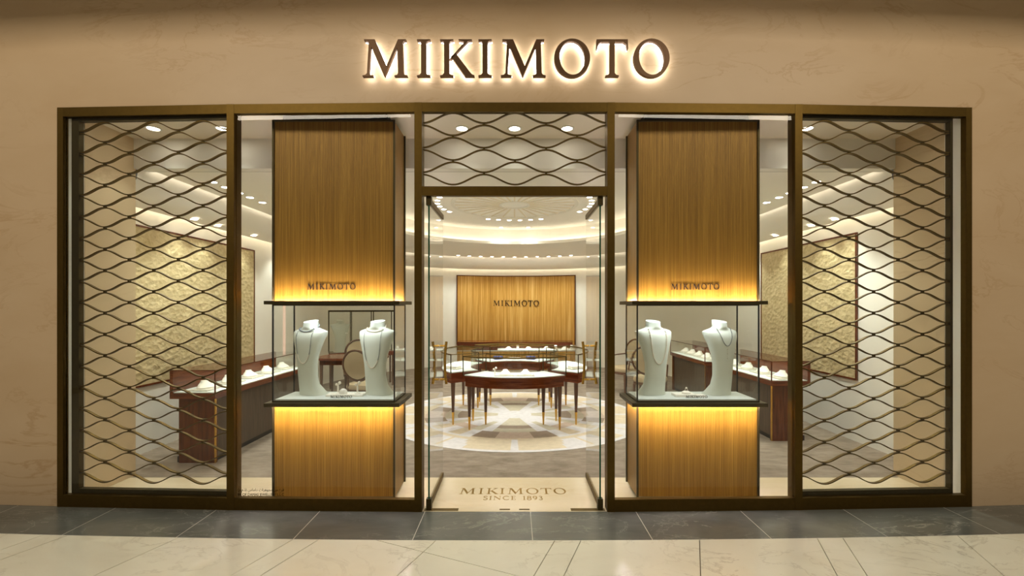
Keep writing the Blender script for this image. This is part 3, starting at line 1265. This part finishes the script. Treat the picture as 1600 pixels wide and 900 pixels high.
def arc_panel(name, label, a0, a1, z0, z1, mat, letters=False):
    o = thing(name, label, 'wall panel')
    a0, a1 = radians(a0), radians(a1)
    MB().rail(arcpts(HALL - .03, a0, a1, 24), arcpts(HALL, a0, a1, 24), z0, z1).obj('thread_field', mat, o)
    e = .006
    MB().rail(arcpts(HALL - .045, a0 - e, a0, 2), arcpts(HALL, a0 - e, a0, 2), z0, z1 + .025).obj('edge', 'mahogany', o)
    MB().rail(arcpts(HALL - .045, a1, a1 + e, 2), arcpts(HALL, a1, a1 + e, 2), z0, z1 + .025).obj('edge', 'mahogany', o)
    MB().rail(arcpts(HALL - .045, a0, a1, 24), arcpts(HALL, a0, a1, 24), z1, z1 + .025).obj('edge', 'mahogany', o)
    if letters:
        cap = .150
        for ch, off in MIKI:
            x = -MIKI_W * cap / 2 + off * cap + .04
            xm = x + .07
            y = CZ + sqrt((HALL - .045) ** 2 - xm * xm)
            q = inst(letter_mesh(ch, .02 / cap, ('letter_black',)), 'letter', o, (x, y, 1.585), -math.asin(xm / HALL), (cap, cap, cap))
    return o


arc_panel('gold_wall_panel', 'wide golden thread panel with dark MIKIMOTO letters on the curved back wall', -22.8, 24.0, .55, 2.38, 'gold_thread_light', True)
o = MB().box(-HALL + .002, -HALL + .03, 4.10, 4.135, .75, 2.40).obj('led_strip', 'led_line')
tag(o, 'vertical peach light strip on the wall past the shell relief panel', 'light strip')

# ------------------------------------------------------------------ ring of curved display tables
TC = (0, 3.0)
RI, RO, HA = .62, 1.05, radians(38)


def make_table():
    o = thing('display_table', '', 'table')
    off = .84

    def arc_(r, h=HA, n=18):
        return [(r * sin(-h + 2 * h * i / n), off - r * cos(-h + 2 * h * i / n)) for i in range(n + 1)]
    MB().rail(arc_(RI), arc_(RO), .655, .685).obj('top', 'mahogany_flat', o)
    MB().rail(arc_(RI + .03, HA - .03), arc_(RO - .015, HA - .02), .552, .655).obj('apron', 'mahogany_flat', o)
    MB().rail(arc_(RI + .012, HA - .012), arc_(RO - .012, HA - .012), .685, .695).obj('display_board', 'white_board', o)
    zt = .925
    MB().rail(arc_(RO - .008), arc_(RO - .002), .685, zt).obj('glass_front', 'glass', o)
    MB().rail(arc_(RI + .002), arc_(RI + .008), .685, zt).obj('glass_back', 'glass', o)
    for q in (-1, 1):
        a = q * (HA - .004)
        c, d = (RI + .01, RO - .01)
        p0, p1 = (c * sin(a), off - c * cos(a)), (d * sin(a), off - d * cos(a))
        nx, ny = cos(a) * .003, sin(a) * .003
        MB().plan([(p0[0] - nx, p0[1] - ny), (p1[0] - nx, p1[1] - ny), (p1[0] + nx, p1[1] + ny), (p0[0] + nx, p0[1] + ny)][::-1], .685, zt).obj('glass_side', 'glass', o)
    MB().rail(arc_(RI), arc_(RO), zt, zt + .006).obj('glass_top', 'glass', o)
    fr_ = MB()
    fr_.tube([(x, y, zt + .003) for x, y in arc_(RO)], .009, 6)
    fr_.tube([(x, y, zt + .003) for x, y in arc_(RI)], .007, 6)
    for q in (-1, 1):
        fr_.tube([(RI * sin(q * HA), off - RI * cos(HA), zt + .003), (RO * sin(q * HA), off - RO * cos(HA), zt + .003)], .0055, 6)
    fr_.obj('top_frame', 'bronze', o)
    for q in (-1, 1):
        for r in (RI, RO):
            x, y = r * sin(q * HA), off - r * cos(HA)
            MB().box(x - .006, x + .006, y - .006, y + .006, .685, zt).obj('post', 'bronze_dark', o)
    for q in (-1, 1):
        for r, h in ((RI + .06, HA - .07), (RO - .06, HA - .05)):
            x, y = r * sin(q * h), off - r * cos(h)
            lg = MB().lathe([(.017, .16), (.030, .555)], (x, y), 12).obj('leg', 'leg_wood', o, True)
            MB().lathe([(.010, 0), (.0175, .165)], (x, y), 12).obj('brass_tip', 'brass', lg, True)
    lamp('case_light', 'AREA', (0, off - RO + .14, zt - .015), 1.4, (1, .97, .90), (0, 0, 0), o, shape='RECTANGLE', size=.7, size_y=.03)
    return o


proto = make_table()
labs = ['curved mahogany display table with two white necklace forms, directly in front of the doors',
        'curved mahogany display table on the two oval back chairs side of the ring',
        'curved mahogany display table with blue reflection blocks, nearest the back counter',
        'curved mahogany display table on the tall bust vitrine side of the ring']
for i in range(4):
    t_ = proto if i == 0 else copy_tree(proto)
    a = i * pi / 2
    t_.location = (TC[0] + .84 * sin(a), TC[1] - .84 * cos(a), .0045)
    t_.rotation_euler = (0, 0, a)
    t_['label'] = labs[i]
    t_['group'] = 'ring of curved display tables'
    t_['category'] = 'table'


def neck_form_mesh():
    mb = MB()
    secs = []
    for zt_, w, y, d in ((0, .085, 0, .05), (.012, .086, 0, .05), (.04, .062, .02, .03), (.062, .036, .03, .02), (.075, .034, .034, .016)):
        secs.append([(w * math.copysign(abs(cos(a)) ** .6, cos(a)), y + d * math.copysign(abs(sin(a)) ** .8, sin(a)), zt_) for a in [2 * pi * k / 20 for k in range(20)]])
    return mb.loft(secs).mesh('necklace_form', 'pad_white', True)


NF = neck_form_mesh()
SAP = MB().ball((0, 0, 0), .006, 8, 5).mesh('pendant', 'pearl_grey', True)


def neck_form(loc, rot, label, group=None, s=1.0, pend=False):
    o = thing('necklace_form', label, 'display form', loc, rot, group)
    inst(NF, 'form', o, scale=(s, s, s))
    if pend:
        inst(SAP, 'pendant', o, (0, -.028 * s, .04 * s), scale=(s, s, s))
    return o


TZ = .7005
slab('jewellery_tray', (0, 2.10, TZ), .50, .13, .012, 'tray_grey', 'long grey tray in the display table in front of the doors', 'tray')
for x in (-.115, .135):
    neck_form((x, 2.10, TZ + .012), 0, 'white necklace form on the long grey tray in front of the doors', 'forms on the front tray', .82, True)
ring_stand((-.245, 2.11, TZ), 'white pearl stand at the end of the long grey tray in front of the doors', 1.1)
for x in (-.03, .045, .225):
    o = MB().lathe([(.012, 0), (.012, .006), (.006, .012), (.001, .014)], n=10).obj('ring_pad', 'silver', None, True, (x, 2.065, TZ + .012))
    tag(o, 'tiny silver ring lying on the long grey tray in front of the doors', 'ring', 'rings on the front tray')
for s in (-1, 1):
    sd = 'tall bust vitrine' if s < 0 else 'two oval back chairs'
    slab('jewellery_tray', (s * .84, 2.72, TZ), .22, .16, .012, 'tray_grey', 'square grey tray in the ring table on the %s side' % sd, 'tray', s * .5)
    slab('jewellery_pad', (s * .84, 2.72, TZ + .012), .17, .11, .03, 'pad_white', 'thick white pad on the square tray on the %s side' % sd, 'display pad', s * .5)
    neck_form((s * .84, 2.74, TZ + .042), s * .5, 'white necklace form on the thick pad on the %s side' % sd, None, .6)
    slab('blue_reflection_block', (s * .27, 3.82, TZ), .14, .10, .05, 'blue_reflection', 'small blue block standing for a glass reflection in the ring table nearest the back counter', 'display pad', -s * .3, 'blue reflection blocks in the rear table')  # blue block added in place of blurred clothing reflections in the glass
slab('jewellery_tray', (0, 3.86, TZ), .20, .12, .02, 'tray_grey', 'grey tray between the blue reflection blocks', 'tray')


# ------------------------------------------------------------------ straight counters along the side walls
def counter(s, y0, y1, label, forms, flabel):
    """s = side; glass faces the middle of the shop"""
    xo, xi = s * 3.40, s * 2.95
    o = thing('display_counter', label, 'counter', (s * 3.175, y0, 0))
    L = y1 - y0
    B = lambda xa, xb, ya, yb, za, zb: MB().box(min(xa, xb), max(xa, xb), ya, yb, za, zb)
    h = .225
    bi, bo = -s * h, s * h
    B(bi + s * .06, bo - s * .03, .06, L - .06, 0, .06).obj('plinth', 'black', o)
    B(bi + s * .03, bo - s * .06, .04, .075, .0, .645).obj('end_panel', 'mahogany', o)
    B(bi + s * .03, bo - s * .06, L - .075, L - .04, .0, .645).obj('end_panel', 'mahogany', o)
    B(bi + s * .05, bo - s * .06, .075, L - .075, .05, .645).obj('body', 'dark_panel', o)
    B(bi + s * .022, bi + s * .034, .036, .05, .0, .645).obj('brass_trim', 'brass', o)
    B(bi + s * .022, bi + s * .034, L - .05, L - .036, .0, .645).obj('brass_trim', 'brass', o)
    B(bi, bo, 0, L, .645, .70).obj('tray_frame', 'mahogany_flat', o)
    B(bi + s * .012, bo - s * .03, .012, L - .012, .70, .708).obj('display_board', 'white_board', o)
    B(bo - s * .03, bo, 0, L, .70, .922).obj('back_board', 'mahogany_flat', o)
    B(bi + s * .002, bi + s * .007, .006, L - .006, .70, .916).obj('glass_front', 'glass', o)
    B(bi + s * .008, bo - s * .03, .002, .007, .70, .916).obj('glass_end', 'glass', o)
    B(bi + s * .008, bo - s * .03, L - .007, L - .002, .70, .916).obj('glass_end', 'glass', o)
    B(bi, bo - s * .03, 0, L, .916, .922).obj('glass_top', 'glass', o)
    for (xa, xb, ya, yb, za, zb) in ((bi, bi + s * .01, 0, .01, .70, .93), (bi, bi + s * .01, L - .01, L, .70, .93)):
        B(xa, xb, ya, yb, za, zb).obj('post', 'mahogany', o)
    B(bi, bi + s * .01, .01, L - .01, .922, .93).obj('top_rail', 'mahogany', o)
    B(bi + s * .01, bo, 0, .01, .922, .93).obj('top_rail', 'mahogany', o)
    lamp('case_light', 'AREA', (bi + s * .05, L / 2, .91), 1.1 * L, (1, .97, .90), (0, 0, 0), o, shape='RECTANGLE', size=.03, size_y=L * .9)
    for k in range(forms):
        y = y0 + (k + .5) * L / forms
        slab('jewellery_tray', (s * 3.17, y, .7095), .20, .26, .01, 'tray_grey', 'grey tray in ' + flabel, 'tray', 0, 'trays in ' + flabel)
        neck_form((s * 3.17, y, .7200), -s * pi / 2 * .75, 'white necklace form in ' + flabel, 'forms in ' + flabel, 1.0)
    return o


counter(-1, .99, 2.85, 'long mahogany counter with glass case before the wide shell relief panel', 5, 'the single long side counter')
counter(1, 1.70, 3.2, 'mahogany counter with glass case before the shell relief panel, end nearest the lattice window', 4, 'the first of the two counters in a line')
counter(1, 3.45, 4.95, 'mahogany counter with glass case behind the first counter in the line', 5, 'the second of the two counters in a line')

# ------------------------------------------------------------------ counter below the gold back panel
o = thing('back_counter', 'mahogany wall counter with open display end below the gold back panel', 'counter', (0, 7.45, 0))
MB().box(-1.42, 1.5, 0, .6, 0, .46).obj('body', 'gold_thread_light', o)
MB().box(-1.42, 1.5, -.02, .6, .46, .49).obj('top', 'white_board', o)
MB().box(-1.42, -.42, -.02, .5, .49, .69).obj('raised_top', 'mahogany_flat', o)
MB().box(-1.42, 1.5, .5, .56, .49, .69).obj('back_board', 'mahogany_flat', o)
MB().box(-.42, 1.5, -.02, -.014, .49, .684).obj('glass_front', 'glass', o)
MB().box(-.42, 1.5, -.02, .5, .684, .69).obj('glass_top', 'glass', o)
lamp('case_light', 'AREA', (.5, .1, .67), 4, (1, .97, .90), (0, 0, 0), o, shape='RECTANGLE', size=1.7, size_y=.03)
for k, x in enumerate((-.15, .35, .80, 1.26)):
    neck_form((x, 7.62, .4905), 0, 'small white necklace form on the back counter', 'forms on the back counter', 1.0)
for x in (.08, 1.03, 1.43):
    slab('jewellery_box', (x, 7.62, .4905), .06, .05, .11, 'pad_white', 'small upright white box on the back counter', 'box', 0, 'boxes on the back counter')

# ------------------------------------------------------------------ tall vitrine on a table, with a bust
o = thing('tall_vitrine', 'tall glass vitrine with dark frame on a wooden table, bust inside', 'display case', (-3.02, 5.3, 0), radians(24))
vw, vd = .60, .2
MB().box(-vw, vw, -vd, vd, .60, .68).obj('table_top', 'mahogany_flat', o)
for x in (-vw + .03, -.02, .02, vw - .03):
    for y in (-vd + .03, vd - .03):
        MB().box(x - .016, x + .016, y - .016, y + .016, 0, .60).obj('leg', 'leg_wood', o)
for x in (-vw, -.2, .2, vw):
    for y in (-vd, vd):
        MB().box(x - .008, x + .008, y - .008, y + .008, .68, 1.46).obj('post', 'bronze_dark', o)
for y in (-vd, vd):
    MB().box(-vw, vw, y - .01, y + .01, 1.46, 1.49).obj('top_rail', 'bronze_dark', o)
for x in (-vw, vw):
    MB().box(x - .01, x + .01, -vd + .01, vd - .01, 1.46, 1.49).obj('top_rail', 'bronze_dark', o)
MB().box(-vw + .008, vw - .008, -vd - .003, -vd + .003, .68, 1.46).obj('glass_front', 'glass', o)
MB().box(-vw + .008, vw - .008, vd - .003, vd + .003, .68, 1.46).obj('glass_back', 'glass', o)
b = inst(BUST, 'necklace_bust', None, (-3.38, 5.14, .6805), radians(30))
tag(b, 'white bust standing inside the tall glass vitrine', 'bust')

# ------------------------------------------------------------------ consultation desk and chairs
o = thing('desk', 'brown wooden desk with rounded top beside the oval back chair', 'desk', (-2.62, 3.75, 0))
P = [(.55 * math.copysign(abs(cos(a)) ** .5, cos(a)), .32 * math.copysign(abs(sin(a)) ** .5, sin(a))) for a in [2 * pi * k / 32 for k in range(32)]]
MB().plan(P, .72, .755).obj('top', 'mahogany_flat', o)
MB().box(-.44, .44, -.22, .22, .64, .72).obj('apron', 'mahogany', o)
for x in (-.42, .42):
    for y in (-.2, .2):
        MB().lathe([(.016, 0), (.026, .64)], (x, y), 10).obj('leg', 'leg_wood', o, True)


def make_chair():
    o = thing('oval_back_chair', '', 'chair')
    q = lambda w, d, z: [(w * math.copysign(abs(cos(a)) ** .55, cos(a)), d * math.copysign(abs(sin(a)) ** .55, sin(a)), z) for a in [2 * pi * k / 24 for k in range(24)]]
    MB().loft([q(.235, .225, .40), q(.245, .235, .43), q(.235, .225, .465), q(.19, .18, .48)]).obj('seat', 'upholstery', o, True)
    MB().loft([q(.24, .23, .36), q(.24, .23, .40)]).obj('seat_rail', 'leg_wood', o)
    for x in (-.2, .2):
        for y in (-.19, .19):
            MB().lathe([(.013, 0), (.021, .37)], (x, y), 10).obj('leg', 'leg_wood', o, True)
    el = lambda r, y: [(.215 * r * cos(a), y + .03 * sin(a), .74 + .215 * r * sin(a)) for a in [2 * pi * k / 28 for k in range(28)]]
    MB().loft([el(.4, .222), el(.88, .224), el(.9, .235), el(.9, .25), el(.88, .262), el(.4, .264)]).obj('backrest', 'upholstery', o, True)
    MB().tube(el(1.0, .243), .016, 8, True).obj('back_frame', 'leg_wood', o, True)
    for x in (-.16, .16):
        MB().tube([(x, .20, .36), (x * .93, .228, .59)], .013, 8).obj('back_post', 'leg_wood', o, True)
    for x in (-.23, .23):
        MB().tube([(x * .9, .235, .68), (x * 1.05, .05, .67), (x * 1.05, -.1, .655), (x * .98, -.13, .46), (x * .95, -.12, .38)], .012, 8).obj('armrest', 'leg_wood', o, True)
    return o


ch0 = make_chair()
for i, (x, y, a, lab) in enumerate(((-2.12, 2.95, radians(165), 'upholstered oval back armchair drawn up to the wooden desk, facing away'),
                                    (-2.75, 4.35, radians(20), 'upholstered oval back armchair behind the wooden desk'),
                                    (2.12, 3.5, radians(150), 'upholstered oval back armchair beside the second counter in the line'),
                                    (2.0, 4.6, radians(-60), 'upholstered oval back armchair farther back against the curved wall'))):
    c = ch0 if i == 0 else copy_tree(ch0)
    c.location = (x, y, 0)
    c.rotation_euler = (0, 0, a)
    c['label'] = lab
    c['group'] = 'oval back armchairs'
